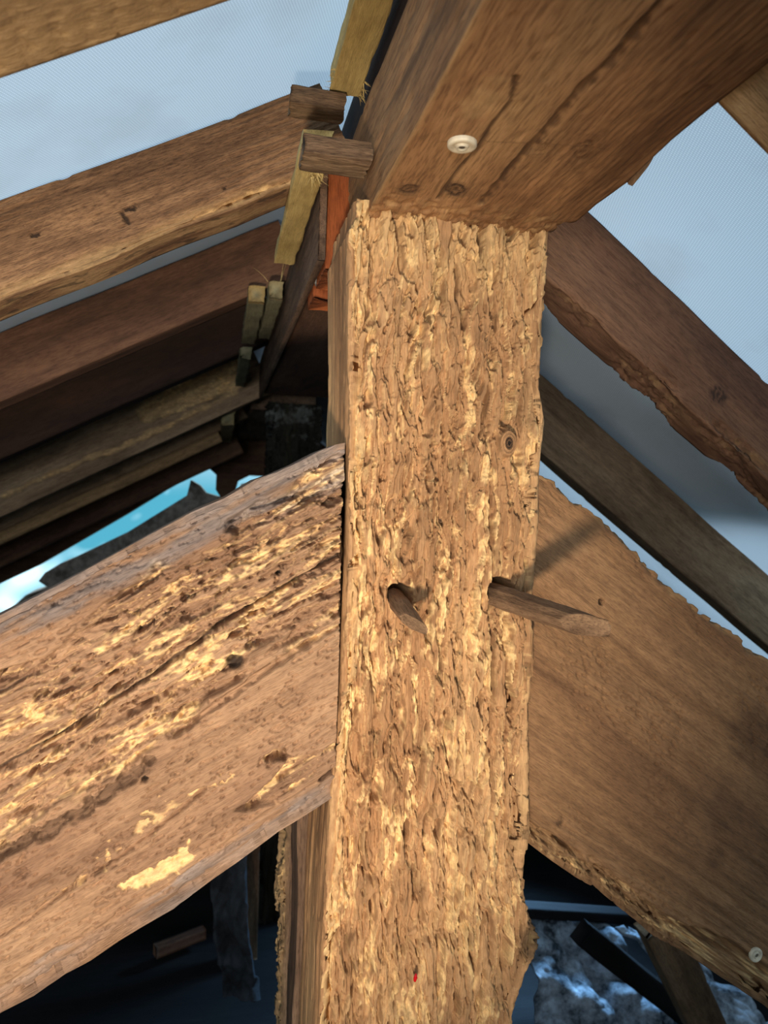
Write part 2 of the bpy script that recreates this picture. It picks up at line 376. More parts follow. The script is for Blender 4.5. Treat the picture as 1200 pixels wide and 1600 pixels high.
# ------------------------------------------------------------------ the setting
def zl(x): return .501+.533*x        # underside of the membrane, left slope
def zr(x): return .739-.716*x        # right slope
AX, AZ = .1906, .6026
def roof_sheet(name, mat, x0, x1, y0, y1, fz, off, nx, ny, amp, th=0):
    xs = np.linspace(x0, x1, nx); ys = np.linspace(y0, y1, ny); X, Y = np.meshgrid(xs, ys, indexing='ij')
    Z = fz(X)+off+amp*fbm(X*4, Y*3, 500, 3)+amp*.25*fbm(X*14, Y*9, 510, 2)
    V = np.stack([X, Y, Z], -1).reshape(-1, 3)
    i = np.arange(nx-1)[:, None]*ny; j = np.arange(ny-1)[None]
    Fq = np.stack([i+j, i+ny+j, i+ny+j+1, i+j+1], -1).reshape(-1, 4)
    me = np_mesh(name, V, Fq, True); o = link(name, me, mat)
    if th:
        md = o.modifiers.new('thick', 'SOLIDIFY'); md.thickness = th
    return struct(o)
mem = roof_sheet('ceiling', M['membrane'], -2.6, AX, -1.6, 4.7, zl, .006, 160, 240, .003)
mem2 = roof_sheet('ceiling', M['membrane'], AX, 2.6, -1.6, 4.7, zr, .006, 160, 240, .003)
rt = roof_sheet('sky_shade_1', M['rafter_dark'], -2.7, AX-.02, 1.35, 4.55, zl, .09, 6, 6, 0, .02)  # unseen slabs over the membrane, added to hold back sky light in places
rt2 = roof_sheet('sky_shade_2', M['rafter_dark'], AX+.02, 1.15, 1.12, 1.50, zr, .09, 6, 6, 0, .02)
rt3 = roof_sheet('sky_shade_3', M['rafter_dark'], AX+.02, 2.7, 2.05, 4.55, zr, .09, 6, 6, 0, .02)

def wall(name, pts, y, th, mat):
    """vertical wall in the XZ plane from an outline"""
    n = len(pts); V = [(x, y, z) for x, z in pts]+[(x, y+th, z) for x, z in pts]
    me = bpy.data.meshes.new(name)
    me.from_pydata(V, [], [list(range(n)), list(range(2*n-1, n-1, -1))]+[[i, i+n, (i+1) % n+n, (i+1) % n] for i in range(n)])
    me.update(); return struct(link(name, me, mat))
YG = 4.6
def g(px, py): p = aty(px, py, YG); return (p[0], p[2])
top = [g(-60, 1000), g(12, 955), g(40, 930), g(75, 918), g(60, 908), g(70, 895), g(95, 880), g(106, 876), g(200, 831), g(292, 774), g(298, 750), g(312, 758), g(322, 770), g(350, 778),
       g(372, 770), g(378, 756), g(405, 750), g(430, 758), g(470, 752)]
gable = wall('wall_back', [(-2.7, -1.55), (-2.7, top[0][1]-.35)]+top+[(2.7, .0), (2.7, -1.55)], YG, .25, M['stone'])
slit = [g(-80, 955), g(0, 912), g(60, 884), g(110, 855), g(200, 803), g(262, 765), g(308, 739), g(328, 733), g(338, 742), g(337, 765), g(346, 779), g(366, 772), g(372, 752), g(390, 743), g(411, 744), g(416, 756), g(440, 754), g(470, 752)]
wall('wall_back', [(-2.7, slit[0][1]-.32)]+slit+[(.9, .03), (.9, .12), (AX, AZ+.02), (-2.7, zl(-2.7)+.02)], YG-.06, .12, M['rafter_dark'])
floor_me = bpy.data.meshes.new('floor'); floor_me.from_pydata([(-2.8, -1.8, -1.55), (2.8, -1.8, -1.55), (2.8, 5, -1.55), (-2.8, 5, -1.55)], [], [(0, 1, 2, 3)])
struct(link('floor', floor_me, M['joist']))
wall('wall_front', [(-2.8, -1.55), (2.8, -1.55), (2.8, -1.0), (AX, .75), (-2.8, -.9)], -1.75, .15, M['stone'])
for nm, x in (('wall_left', -2.75), ('wall_right', 2.65)):
    me = bpy.data.meshes.new(nm); V = [(x, -1.8, -1.56), (x+.1, -1.8, -1.56), (x+.1, 5, -1.56), (x, 5, -1.56)]; V += [(a, b_, -.95 if x < 0 else -1.12) for a, b_, c in V]
    me.from_pydata(V, [], [(0, 1, 2, 3), (7, 6, 5, 4), (0, 4, 5, 1), (1, 5, 6, 2), (2, 6, 7, 3), (3, 7, 4, 0)]); struct(link(nm, me, M['stone']))

# ------------------------------------------------------------------ king post
P = Beam((0, .8, .333), (0, 0, -1), (0, -1, 0))
pl = [P.px(*p) for p in [(556, 322), (552, 345), (545, 358), (545, 450), (544, 700), (541, 900), (531, 1100), (518, 1250), (507, 1400), (500, 1500), (497, 1600), (492, 1700)]]+[(1.88, .13)]
pr = [P.px(*p) for p in [(868, 330), (862, 352), (860, 400), (856, 450), (855, 520), (852, 600), (859, 655), (851, 745), (846, 850), (838, 950), (834, 1100), (830, 1200), (831, 1300), (822, 1390), (829, 1430), (843, 1465), (847, 1490), (838, 1505), (826, 1530), (822, 1548), (812, 1575), (806, 1600), (800, 1700)]]+[(1.88, .385)]
hole1 = P.px(631, 934); hole2 = P.px(787, 926)
knot = P.px(797, 692)
pc1 = P.poly([(772, 760), (775, 900), (776, 1000), (772, 1250), (762, 1330)])
pc2 = P.poly([(628, 345), (634, 420), (655, 440), (662, 470), (652, 510)])
bare = P.poly([(680, 320), (712, 325), (712, 360), (700, 400), (690, 380)])
red = P.px(650, 1525)
def post_disp(X, S, Y, Z):
    h, fr = eaten(X, S, 0, 1.0)
    front = Z > -1e-4
    side = ~front
    h = np.where(side, h*np.exp(-(-Z)/.006)*.8+sound(X, S, 3)*1.2+.002*sstep(0, .5, fbm(S*60, X*4, 88, 2)), h)
    fr = np.where(side, fr*np.exp(-(-Z)/.006), fr)
    # left margin stays pale and splintery, eroded back a little
    dl = Y-np.interp(X, *zip(*pl))
    h = h+front*.004*sstep(.03, 0, dl)*sstep(-.4, .4, pn(X*20, Y*40, 91))
    fr = np.clip(fr+front*.6*sstep(.024, .006, dl+.006*pn(X*60, Y*80, 92)), 0, 1)
    fr = np.clip(fr+front*.5*sstep(.12, .02, X+.03*pn(Y*50, X*10, 93)), 0, 1)
    sd = sdf_poly(X, Y, bare); b = sstep(-.002, .003, sd); h = h*(1-b)+.006*b; fr = fr*(1-b)
    h = h+.014*sstep(.0036, .0012, line_dist(X, Y, pc1)+.0008*pn(X*60, Y*40, 94))*front
    h = h+.012*sstep(.006, .001, line_dist(X, Y, pc2)+.003*pn(X*60, Y*90, 95))*front
    dk = np.hypot((X-knot[0])/.018, (Y-knot[1])/.012)
    k_ = sstep(1.3, .7, dk); h = h*(1-k_)+k_*(.002+.0012*np.sin(dk*22)); fr = fr*(1-k_)
    st = .75*k_*sstep(.55, .25, dk)+.35*k_*(np.sin(dk*22) > 0)
    for hx, hy, rx in ((hole1[0], hole1[1], .0140), (hole2[0], hole2[1], .0170)):
        d = np.hypot(X-hx, Y-hy)/rx
        h = np.where(front, h+.09*sstep(1.08, .86, d), h); fr = fr*sstep(.9, 1.2, d)
        st = np.maximum(st, .35*sstep(1.02, .9, d)*front)
    # grey dusty patches
    g_ = .5*sstep(.35, .6, fbm(S*26, X*12, 96, 3)); st = np.maximum(st, g_*.45*front)
    # bulging dark knot at the foot of the right edge
    bk = P.px(835, 1475); dk = np.hypot((X-bk[0])/.035, (Y-bk[1])/.022)
    st = np.maximum(st, .75*sstep(1.1, .5, dk))
    h = h+.004*sstep(1.3, .3, dk)*pn(X*200, S*200, 97)
    # top edge frays against the ridge
    return h, fr, st
post = P.build('king_post', M['post'], seg((0, 1.02, .00105), (1.02, 1.88, .02)), pl, pr, .17, .00105, post_disp, side_step=.003, taper=.010)
tag(post, 'worm-eaten vertical king post with two peg holes, carrying the front ridge beam', 'roof post')
# red shell stuck in a crack of the post
def blob(name, mat, loc, r, parent=None, seed=0, amp=.15, seg_=16):
    V = []; Fq = []
    for i in range(seg_+1):
        th = math.pi*i/seg_
        for j in range(seg_*2):
            ph = math.pi*j/seg_
            d = Vector((math.sin(th)*math.cos(ph), math.sin(th)*math.sin(ph), math.cos(th)))
            k = 1+amp*float(pn(np.array([d.x*2+seed]), np.array([d.y*2+d.z*1.3]), 120)[0])
            V.append((d.x*r[0]*k, d.y*r[1]*k, d.z*r[2]*k))
    n = seg_*2
    for i in range(seg_):
        for j in range(n): Fq.append((i*n+j, (i+1)*n+j, (i+1)*n+(j+1) % n, i*n+(j+1) % n))
    me = np_mesh(name, V, Fq); o = link(name, me, mat); o.location = loc
    if parent: o.parent = parent; o.matrix_parent_inverse = parent.matrix_world.inverted()
    return o
rp = aty(649, 1528, .795)
o = blob('red_shell', M['beetle'], rp, (.0022, .002, .0050), None, 3); o.rotation_euler = (0, .15, 0)
tag(o, 'tiny glossy red shell lodged low in the worm-eaten king post', 'insect shell')

# ------------------------------------------------------------------ pegs
def peg(name, base, tip, r0, r1, label, depth=.05, bevel=.045, seed=0, flat=None):
    base = np.array(base); tip = np.array(tip); ax = tip-base; L_ = np.linalg.norm(ax); ax /= L_
    B = Beam(base-ax*depth, ax, np.array([.15, -.25, -1.0])-ax*(np.array([.15, -.25, -1.0])@ax))
    n = 9; rows = []; xs = seg((0, depth+L_, .003)); V = []; nr = len(xs); k = 54
    for x in xs:
        t = max(0, (x-depth)/L_); r = r0+(r1-r0)*t
        for j in range(k):
            a = 2*math.pi*j/k
            # faceted octagon section, carved flats
            m_ = math.cos(math.pi/n)/math.cos(((a+.2) % (2*math.pi/n))-math.pi/n)
            rr = r*m_*(1+.05*float(pn(np.array([x*30+seed]), np.array([a*1.2]), 130)[0]))
            y = rr*math.cos(a); z = rr*math.sin(a)*.92
            # slanting cut at the tip
            cut = (x-(depth+L_-bevel))/bevel
            if cut > 0:
                lim = r1*1.0-cut*r1*1.75
                y = min(y, lim) if flat is None else (max(y, -lim) if flat < 0 else min(y, lim))
                z *= 1-.25*cut*cut
            V.append((x, y, z))
    Fq = []
    for i in range(nr-1):
        for j in range(k): Fq.append((i*k+j, i*k+(j+1) % k, (i+1)*k+(j+1) % k, (i+1)*k+j))
    V.append(V[0]); 
    for row in (0, nr-1):
        c = np.mean(V[row*k:(row+1)*k], 0); ci = len(V); V.append(tuple(c))
        for j in range(0, k, 2):
            q = (row*k+j, row*k+(j+1) % k, row*k+(j+2) % k, ci); Fq.append(q if row else q[::-1])
    me = np_mesh(name, np.array(V), Fq, True); me.polygons.foreach_set('use_smooth', np.zeros(len(me.polygons), bool))
    o = link(name, me, M['peg']); o.matrix_world = B.matrix()
    return tag(o, label, 'wooden peg', None)
peg('wooden_peg', aty(790, 935, .8), aty(938, 984, .60), .0160, .0125, 'long tapered wooden peg sticking out of the right-hand hole in the king post', seed=1, bevel=.05)
peg('wooden_peg', aty(629, 950, .8), aty(657, 986, .715), .0120, .0085, 'short stub of a wooden peg in the left-hand hole of the king post', seed=5, bevel=.05)
peg('wooden_peg', (.40, .64, .345), aty(992, 288, .66), .011, .008, 'wooden peg end poking from the right side of the front ridge beam', seed=9, depth=.02, bevel=.03)

# ------------------------------------------------------------------ left brace
A = aty(540, 692, .803); L0 = aty(0, 962, .803)
Ls = Beam(A, L0-A, (0, -1, 0))
lo_ = sorted(Ls.px(*p) for p in [(760, 690), (545, 690), (525, 694), (500, 704), (470, 720), (430, 738), (400, 748), (350, 778), (300, 799), (240, 832), (150, 882), (70, 925), (0, 962), (-150, 1038), (-400, 1165), (-900, 1420)])
hi_ = sorted(Ls.px(*p) for p in [(800, 1060), (515, 1253), (470, 1282), (435, 1303), (400, 1330), (370, 1352), (335, 1376), (305, 1398), (270, 1425), (230, 1448), (185, 1475), (140, 1506), (100, 1527), (50, 1562), (0, 1588), (-150, 1680), (-400, 1830), (-900, 2130)])
z1 = Ls.poly([(600, 690), (520, 705), (430, 760), (360, 810), (300, 870), (240, 880), (150, 975), (60, 1020), (-100, 1110), (-150, 1250), (-80, 1400), (0, 1345), (60, 1290), (130, 1255), (200, 1215), (260, 1160), (360, 1090), (400, 1030), (480, 1000), (540, 980), (600, 970)])
z2 = Ls.poly([(600, 1150), (515, 1160), (470, 1165), (400, 1180), (350, 1220), (300, 1250), (330, 1255), (400, 1265), (450, 1255), (515, 1215), (600, 1190)])
z3 = Ls.poly([(295, 1318), (270, 1340), (230, 1360), (185, 1388), (215, 1390), (260, 1375), (300, 1345)])
z4 = Ls.poly([(230, 1258), (180, 1310), (110, 1375), (60, 1420), (90, 1412), (160, 1362), (220, 1310), (370, 1215), (360, 1205)])
c1 = Ls.poly([(545, 865), (460, 910), (350, 975), (250, 1050), (180, 1095), (90, 1155), (-20, 1215), (-120, 1270)])
c2 = Ls.poly([(480, 1010), (420, 1045), (350, 1095), (300, 1130)])
c3 = Ls.poly([(320, 1235), (240, 1300), (180, 1345), (100, 1395), (40, 1440), (-30, 1480)])
c4 = Ls.poly([(230, 1195), (190, 1225), (120, 1275), (60, 1305), (-20, 1352)])
kn = Ls.px(367, 1037); nh = Ls.px(437, 897); nh2 = Ls.px(226, 1219); nh3 = Ls.px(83, 944)
def strut_disp(X, S, Y, Z):
    e, f = eaten(X*1.1+3, S*1.25, 200, 1.15); sn = sound(X, S, 8)
    wob = .014*fbm(X*14, S*40, 211, 3)
    front = (Z > -1e-4)
    m1_ = sstep(-.004, .010, sdf_poly(X, Y, z1)+wob)
    m2_ = sstep(-.003, .006, sdf_poly(X, Y, z2)+wob*.5)
    wf = .008*fbm(X*90, S*160, 225, 3)
    m3_ = sstep(-.001, .0015, sdf_poly(X, Y, z3)+wf*.6+.001)
    m4_ = sstep(-.001, .0015, sdf_poly(X, Y, z4)+wf*1.2+wob*.3-.006)
    mm_ = np.maximum(m1_, m2_*.85)*front
    holes = sstep(.1, .28, fbm(S*30, X*12, 215, 3))
    mm_ = mm_*np.clip(holes+.75*m1_, 0, 1)
    h = sn*(1-mm_)+(e*.95+.0015)*mm_+front*.0028*sstep(.28, .40, fbm(S*130, X*48, 223, 2))*sstep(-.3, .3, pn(X*12, S*20, 224))
    h = h+front*(.0035*m3_+.0035*m4_)*(1+.3*pn(X*80, Y*120, 212))
    b_, c_, v_ = pn_cell(S*170+.15*X, X*52, 230); nick = (v_ > .72)*sstep(.42, .30, b_)*sstep(-.15, .25, pn(X*9, S*14, 231))
    b_, c_, v_ = pn_cell(S*300, X*110, 232); nick = np.maximum(nick, (v_ > .8)*sstep(.45, .3, b_))
    h = h+front*(1-mm_)*.0045*nick
    fr = np.clip(f*mm_*1.15+front*(.9*m3_+.7*m4_*sstep(-.1, .2, pn(X*40, Y*60, 216))), 0, 1)
    st = np.zeros_like(X)
    h = h+front*.016*sstep(.0034, .0012, line_dist(X, Y, c1)+.0006*pn(X*60, Y*30, 213))
    h = h+front*.009*sstep(.0060, .001, line_dist(X, Y, c2)+.002*pn(X*60, Y*30, 213))
    h = h+front*.010*sstep(.0034, .0012, line_dist(X, Y, c3)+.0010*pn(X*60, Y*30, 214))
    st = np.maximum(st, .75*sstep(.0020, .0010, line_dist(X, Y, c1)+.0006*pn(X*60, Y*30, 213))*front)  # crack line darkened: shade painted in together with dirt
    d4 = line_dist(X, Y, c4)+.006*fbm(X*60, Y*110, 226, 3); h = h+front*.012*sstep(.010, .002, d4+.004*pn(X*60, Y*60, 217)); st = np.maximum(st, .45*sstep(.009, .002, d4+.004*pn(X*90, Y*120, 218)))
    for q, r, dd in ((kn, .008, .004), (nh, .0026, .02), (nh2, .0030, .01), (nh3, .003, .01)):
        d = np.hypot((X-q[0])/1.3, Y-q[1])/r; h = h+dd*sstep(1.2, .7, d)*front; st = np.maximum(st, .9*sstep(1.2, .8, d)*front)
    # weathered grey waney margins at the top and the bottom edge
    dt = Y-np.interp(X, *zip(*lo_)); db_ = np.interp(X, *zip(*hi_))-Y
    wt = .030*sstep(.62, .1, X)+.016; cut = sstep(wt, 0, dt)
    h = h+front*.010*cut**1.6
    wb = .030+.006*pn(X*12, X*0, 219); cb = sstep(wb, 0, db_); h = h+front*.013*cb**1.4+front*.003*sstep(wb+.002, wb-.002, db_)
    grey = sstep(-.75, .25, fbm(S*70, X*9, 227, 3))*np.maximum(sstep(wt*1.1, wt*.7, dt+.010*fbm(X*18, S*60, 220, 2)), sstep(wb, wb*.85, db_+.006*fbm(X*18, S*60, 221, 2))*sstep(-.35, .2, pn(X*7, X*0+.3, 228)+.25))
    GREY['v'] = grey*front
    # gouges across the top margin near the post
    st = np.where(grey > .08, -grey, st)
    h = h+front*.004*np.clip(pn(X*30, Y*60, 222)-.25, 0, 1)*sstep(.04, .0, dt)*4*.5
    return h, fr, st
GREY = {}
strut = Ls.build('brace', M['strut'], seg((-.32, .62, .00125), (.62, 1.6, .02)), lo_, hi_, .15, .00125, strut_disp, side_step=.006, taper=.008,
    end_skew=lambda X, Y, Z: np.maximum(0, (Ls.o[0]+X*Ls.x[0]+Y*Ls.y[0]-.1385)/-Ls.x[0]))
# the grey weathering is its own surface value
me = strut.data; n = len(me.vertices); v = np.zeros(n, np.float32); me.attributes['stain_shade'].data.foreach_get('value', v)
a = me.attributes.new('grey', 'FLOAT', 'POINT'); a.data.foreach_set('value', np.clip(-v, 0, 1)); me.attributes['stain_shade'].data.foreach_set('value', np.clip(v, 0, 1))
nt = M['strut'].node_tree; pb = nt.nodes['Principled BSDF']; src = pb.inputs['Base Color'].links[0].from_socket
ga = nt.nodes.new('ShaderNodeAttribute'); ga.attribute_name = 'grey'
hs = nt.nodes.new('ShaderNodeHueSaturation'); hs.inputs['Saturation'].default_value = .62; hs.inputs['Value'].default_value = .80
gm = nt.nodes.new('ShaderNodeMix'); gm.data_type = 'RGBA'
nt.links.new(src, hs.inputs['Color']); nt.links.new(ga.outputs['Fac'], gm.inputs[0]); nt.links.new(src, gm.inputs[6]); nt.links.new(hs.outputs['Color'], gm.inputs[7]); nt.links.new(gm.outputs[2], pb.inputs['Base Color'])
tag(strut, 'wide worm-eaten brace sloping down to the left of the king post', 'roof brace')

# ------------------------------------------------------------------ right brace
A = aty(842, 742, .835); R0 = aty(1200, 1030, .835)
Rs = Beam(A, R0-A, (0, -1, 0))
uph = sorted(Rs.px(*p) for p in [(650, 600), (835, 738), (850, 745), (868, 752), (895, 778), (925, 800), (960, 825), (978, 842), (1000, 868), (1020, 890), (1050, 920), (1075, 938), (1100, 960), (1150, 990), (1172, 1014), (1200, 1030), (1300, 1110), (1700, 1420), (2200, 1800)])
lwl = sorted(Rs.px(*p) for p in [(500, 1070), (829, 1321), (867, 1350), (902, 1374), (937, 1391), (976, 1426), (1025, 1465), (1070, 1490), (1105, 1514), (1151, 1545), (1196, 1575), (1300, 1655), (1700, 1960), (2200, 2350)])
ez = Rs.poly([(700, 1220), (836, 1284), (870, 1300), (909, 1335), (945, 1352), (990, 1385), (1030, 1412), (1077, 1450), (1110, 1452), (1158, 1482), (1200, 1510), (1400, 1650), (1400, 1900), (1100, 1700), (700, 1400)])
wh = Rs.px(940, 940)
def rstrut_disp(X, S, Y, Z):
    e, f = eaten(X*1.3+9, S*1.6, 400, .9)
    b, c, v = pn_cell(X*100+S*40, S*170-X*20, 401)
    sn = sound(X, S, 9)+.0024*(v > .5)*sstep(.45, .2, b)*sstep(-.2, .4, pn(X*9, S*9, 402))
    band = sstep(.16, .0, (Y-np.interp(X, *zip(*lwl)))); sn = sn+.0008*band*np.sin(Y*520+2*pn(X*5, Y*20, 403))
    front = (Z > -1e-4)
    m_ = sstep(-.002, .005, sdf_poly(X, Y, ez)+.007*fbm(X*18, S*40, 404, 3))*front
    h = sn*(1-m_)+(e+.002)*m_
    fr = np.clip(f*m_*.9+.08*m_, 0, 1)
    du = np.interp(X, *zip(*uph))-Y
    h = h+.004*sstep(.012, 0, du)*sstep(-.2, .3, pn(X*60, S*60, 405))
    fr = np.maximum(fr, .14*sstep(.008, .002, du+.006*pn(X*30, S*60, 406)))
    st = .0*X
    d = np.hypot(X-wh[0], Y-wh[1])/.0042; h = h+.02*sstep(1.1, .8, d)*front; st = np.maximum(st, .9*sstep(1.1, .85, d)*front)
    for q in ((1180, 1150, .05), (1130, 1270, .035), (1120, 1340, .02)):
        c_ = Rs.px(q[0], q[1]); d = np.hypot(X-c_[0], (Y-c_[1])*1.2)/q[2]; st = np.maximum(st, .25*sstep(1.2, .6, d+.2*pn(X*30, Y*30, 407)))
    d = np.hypot(X-Rs.px(874, 1285)[0], Y-Rs.px(874, 1285)[1])/.006; st = np.maximum(st, .6*sstep(1.2, .3, d+.6*pn(X*300, Y*300, 408)))
    return h, fr, st
rstrut = Rs.build('brace', M['strut2'], seg((-.34, .55, .0018), (.55, 1.7, .02)), lwl, uph, .12, .0018, rstrut_disp, side_step=.006, taper=.006,
    end_skew=lambda X, Y, Z: np.maximum(0, (.377-(Rs.o[0]+X*Rs.x[0]+Y*Rs.y[0]))/Rs.x[0]))
tag(rstrut, 'smooth dark brown brace sloping down right of the king post, worm-eaten along its lower edge', 'roof brace')

# ------------------------------------------------------------------ ridge beams
Rg = Beam((0, -.9, .32), (0, 1, 0), (0, 0, -1))
rl = [(0, .156), (1.2, .156), (1.5, .157), (1.62, .156), (1.72, .156), (1.88, .158)]
rr_ = sorted(Rg.px(*p) for p in [(1600, -210), (1350, -15), (1250, 60), (1200, 98), (1115, 165), (1050, 218), (980, 282), (930, 318), (900, 345), (875, 353)])
rr_ = [(0, rr_[0][1])]+rr_+[(1.72, rr_[-1][1]), (1.88, .36)]
kn1 = Rg.px(638, 297); kn2 = Rg.px(713, 297); kn3 = Rg.px(912, 236); kn4 = Rg.px(845, 232)
rc1 = Rg.poly([(752, 318), (800, 262), (860, 195), (905, 140), (960, 90), (1010, 30), (1080, -50)])
rc2 = Rg.poly([(684, 312), (712, 272), (745, 235), (770, 195), (798, 160), (806, 120)])
rc3 = Rg.poly([(690, 222), (800, 222), (950, 232)])
def ridge_disp(X, S, Y, Z):
    h = sound(X, S, 12)*.9+.0012*fbm(S*9, X*2, 601, 2)
    front = Z > -1e-4
    lo = np.interp(X, *zip(*rl)); hi = np.interp(X, *zip(*rr_))
    w = sstep(.07, .0, hi-Y)                       # wide, bowed right arris with open grain
    h = h+front*(.0007*sstep(.16, .02, hi-Y)*np.sin((hi-Y)*900+3*pn(X*3, Y*20, 602)))
    h = h+front*.004*sstep(.006, .001, line_dist(X, Y, rc1)+.002*pn(X*50, Y*40, 603))
    h = h+front*.003*sstep(.0030, .0008, line_dist(X, Y, rc2)+.0008*pn(X*50, Y*40, 604))
    st = .65*sstep(.006, .001, line_dist(X, Y, rc1)+.004*pn(X*90, Y*70, 605))*front  # ridge cracks, here and next line: painted shade mixed with dirt
    st = np.maximum(st, .75*sstep(.0028, .0010, line_dist(X, Y, rc2)+.0008*pn(X*50, Y*40, 604))*front)
    st = np.maximum(st, .3*sstep(.0018, .0005, line_dist(X, Y, rc3))*front)
    for q, a_, b_, am in ((kn1, .016, .0135, .85), (kn2, .020, .0145, .95), (kn3, .03, .012, .4), (kn4, .012, .012, .25)):
        u = (X-q[0]); v_ = (Y-q[1]); d = np.hypot((u*.95+v_*.3)/a_, (v_*.95-u*.3)/b_)+.2*pn(X*160, Y*160, 606)
        ring = .5+.5*np.sin(d*14)
        st = np.maximum(st, am*sstep(1.05, .75, d)*(.45+.55*ring)*front)
        st = np.maximum(st, .25*sstep(1.9, 1.1, d)*ring*front)
        h = h+.0015*sstep(1.0, .5, d)*ring*front
    pp = Rg.px(752, 160); d = np.hypot((X-pp[0])/.032, (Y-pp[1])/.016)
    fr = .30*sstep(1.3, .3, d+.5*pn(X*70, Y*70, 607))*front
    e = sstep(1.62, 1.715, X)*front                # frayed lower lip where it sits on the post
    h = h+.0035*e*sstep(-.2, .5, fbm(S*80, X*60, 608, 2)); fr = np.maximum(fr, .35*e*sstep(.0, .4, fbm(S*60, X*50, 609, 2)))
    # weathered side face
    side = ~front
    h = h+side*.002*sstep(.1, .5, fbm(S*70, X*5, 610, 2)); st = np.maximum(st, .25*side*sstep(.1, .6, fbm(S*40, X*3, 611, 3)))
    fr = np.maximum(fr, .22*sstep(.006, .001, (Y-lo)+.003*pn(X*30, S*60, 612))*front)
    return h, fr, st
ridge = Rg.build('ridge_beam', M['ridge'], seg((0, 1.2, .01), (1.2, 1.86, .0022)), rl, rr_, .145, .0022, ridge_disp, side_step=.004, taper=.006)
tag(ridge, 'thick knotty front ridge beam resting on the king post, cream washer on its underside', 'ridge beam')

def plain_disp(seed, amp=1.0, e=0.0, frf=None):
    def d(X, S, Y, Z):
        h = amp*(sound(X, S, seed)+.0012*fbm(S*8, X*2.5, seed+2, 2)); fr = np.zeros_like(X)
        if e:
            q, f = eaten(X, S, seed, 1.0); m_ = frf(X, Y)*(Z > -1e-4); h = h*(1-m_)+q*m_; fr = np.clip(f*m_+.6*m_, 0, 1)
        return h, fr, .25*sstep(.3, .6, fbm(S*30, X*6, seed+3, 3))
    return d
B2 = Beam((0, 1.2, .325), (0, 1, 0), (0, 0, -1))
rear = B2.build('ridge_beam', M['rafter_dark'], seg((0, 1.29, .008)), .138, .36, .15, .006, plain_disp(21), taper=.006)
Bt = Beam((.166, -.9, .553), (0, 1, 0), (-1, 0, 0))
o = Bt.build('ridge_board', M['dusk'], seg((0, 2.6, .01)), 0, .085, .06, .01, plain_disp(23), taper=.005); tag(o, 'dark filler board added on top of the front ridge beam to darken the gap', 'board')  # added filler, keeps the gap above the beam dark
tag(rear, 'dark ridge beam running from behind the king post to the far mossy post', 'ridge beam')
B3 = Beam((0, 2.68, .29), (0, 1, 0), (0, 0, -1))
o = B3.build('ridge_beam', M['ridge_old'], seg((0, 1.9, .02)), .10, .34, .17, .01, plain_disp(22), taper=.006)
tag(o, 'furthest ridge beam, disappearing beyond the far mossy post', 'ridge beam')
# board along the left side of the rear ridge beam
B4 = Beam((.1195, .97, .434), (0, 1, 0), (-1, 0, 0))
def sb(X, S, Y, Z):
    h = sound(X, S, 41)+.004*sstep(.0035, .0008, np.abs(Y+.045+.004*pn(X*5, X*0, 42)))+.004*sstep(.003, .0008, np.abs(Y+.10+.003*pn(X*5, X*0, 43)))
    return h, 0*X, .3*sstep(.1, .5, fbm(S*50, X*5, 44, 3))
w_ = B4.y[2]
o = B4.build('ridge_board', M['ridge_old'], seg((0, 1.75, .005)), min(0, w_*.155) if w_ > 0 else 0, .122 if w_ < 0 else 0, .010, .004, sb, taper=.004) if w_ < 0 else \
    B4.build('ridge_board', M['ridge_old'], seg((0, 1.75, .005)), -.155, 0, .018, .004, sb, taper=.004)
tag(o, 'weathered grey-brown board along the left side of the dark ridge beam', 'board')
# reddish blocks between the board and the post
o = box_beam('packing_block', M['red'], (.131, .985, .306), (.20, 1.09, .44), 'z', 3, .0015, .004); tag(o, 'larger orange-red block wedged between the king post and the grey board', 'wooden block')
o = box_beam('packing_block', M['red'], (.131, 1.115, .300), (.20, 1.195, .44), 'z', 8, .0015, .004); tag(o, 'smaller orange-red block below the larger one behind the king post', 'wooden block')
o = blob('mortar_lump', M['mortar'], (.150, 1.103, .322), (.022, .013, .008), None, 2, .5); tag(o, 'grey crusty mortar lump between the two orange-red blocks', 'mortar')

# ------------------------------------------------------------------ far king post
B5 = Beam((0, 2.5, .30), (0, 0, -1), (0, -1, 0))
def p2(X, S, Y, Z):
    q, f = eaten(X, S, 700, 1.6); st = 0*X
    w1_ = 0*X
    for cx, cy, r in ((.045, .18, .03), (.035, .27, .035), (.03, .30, .02)):
        w1_ = np.maximum(w1_, sstep(1.2, .2, np.hypot((X-cx)/r, (Y-cy)/(r*1.3))+.8*pn(X*60, Y*60, 701)))
    fr = .35*w1_+.3*sstep(.42, .6, fbm(X*40, Y*40, 702, 3))*sstep(.2, .08, X)
    return q, np.clip(fr, 0, 1), st
o = B5.build('king_post', M['moss'], seg((0, .6, .005), (.6, 1.85, .03)), .146, .346, .17, .005, p2, taper=.01); tag(o, 'far dark mossy king post with whitish cobweb patches, left of the near post', 'roof post')

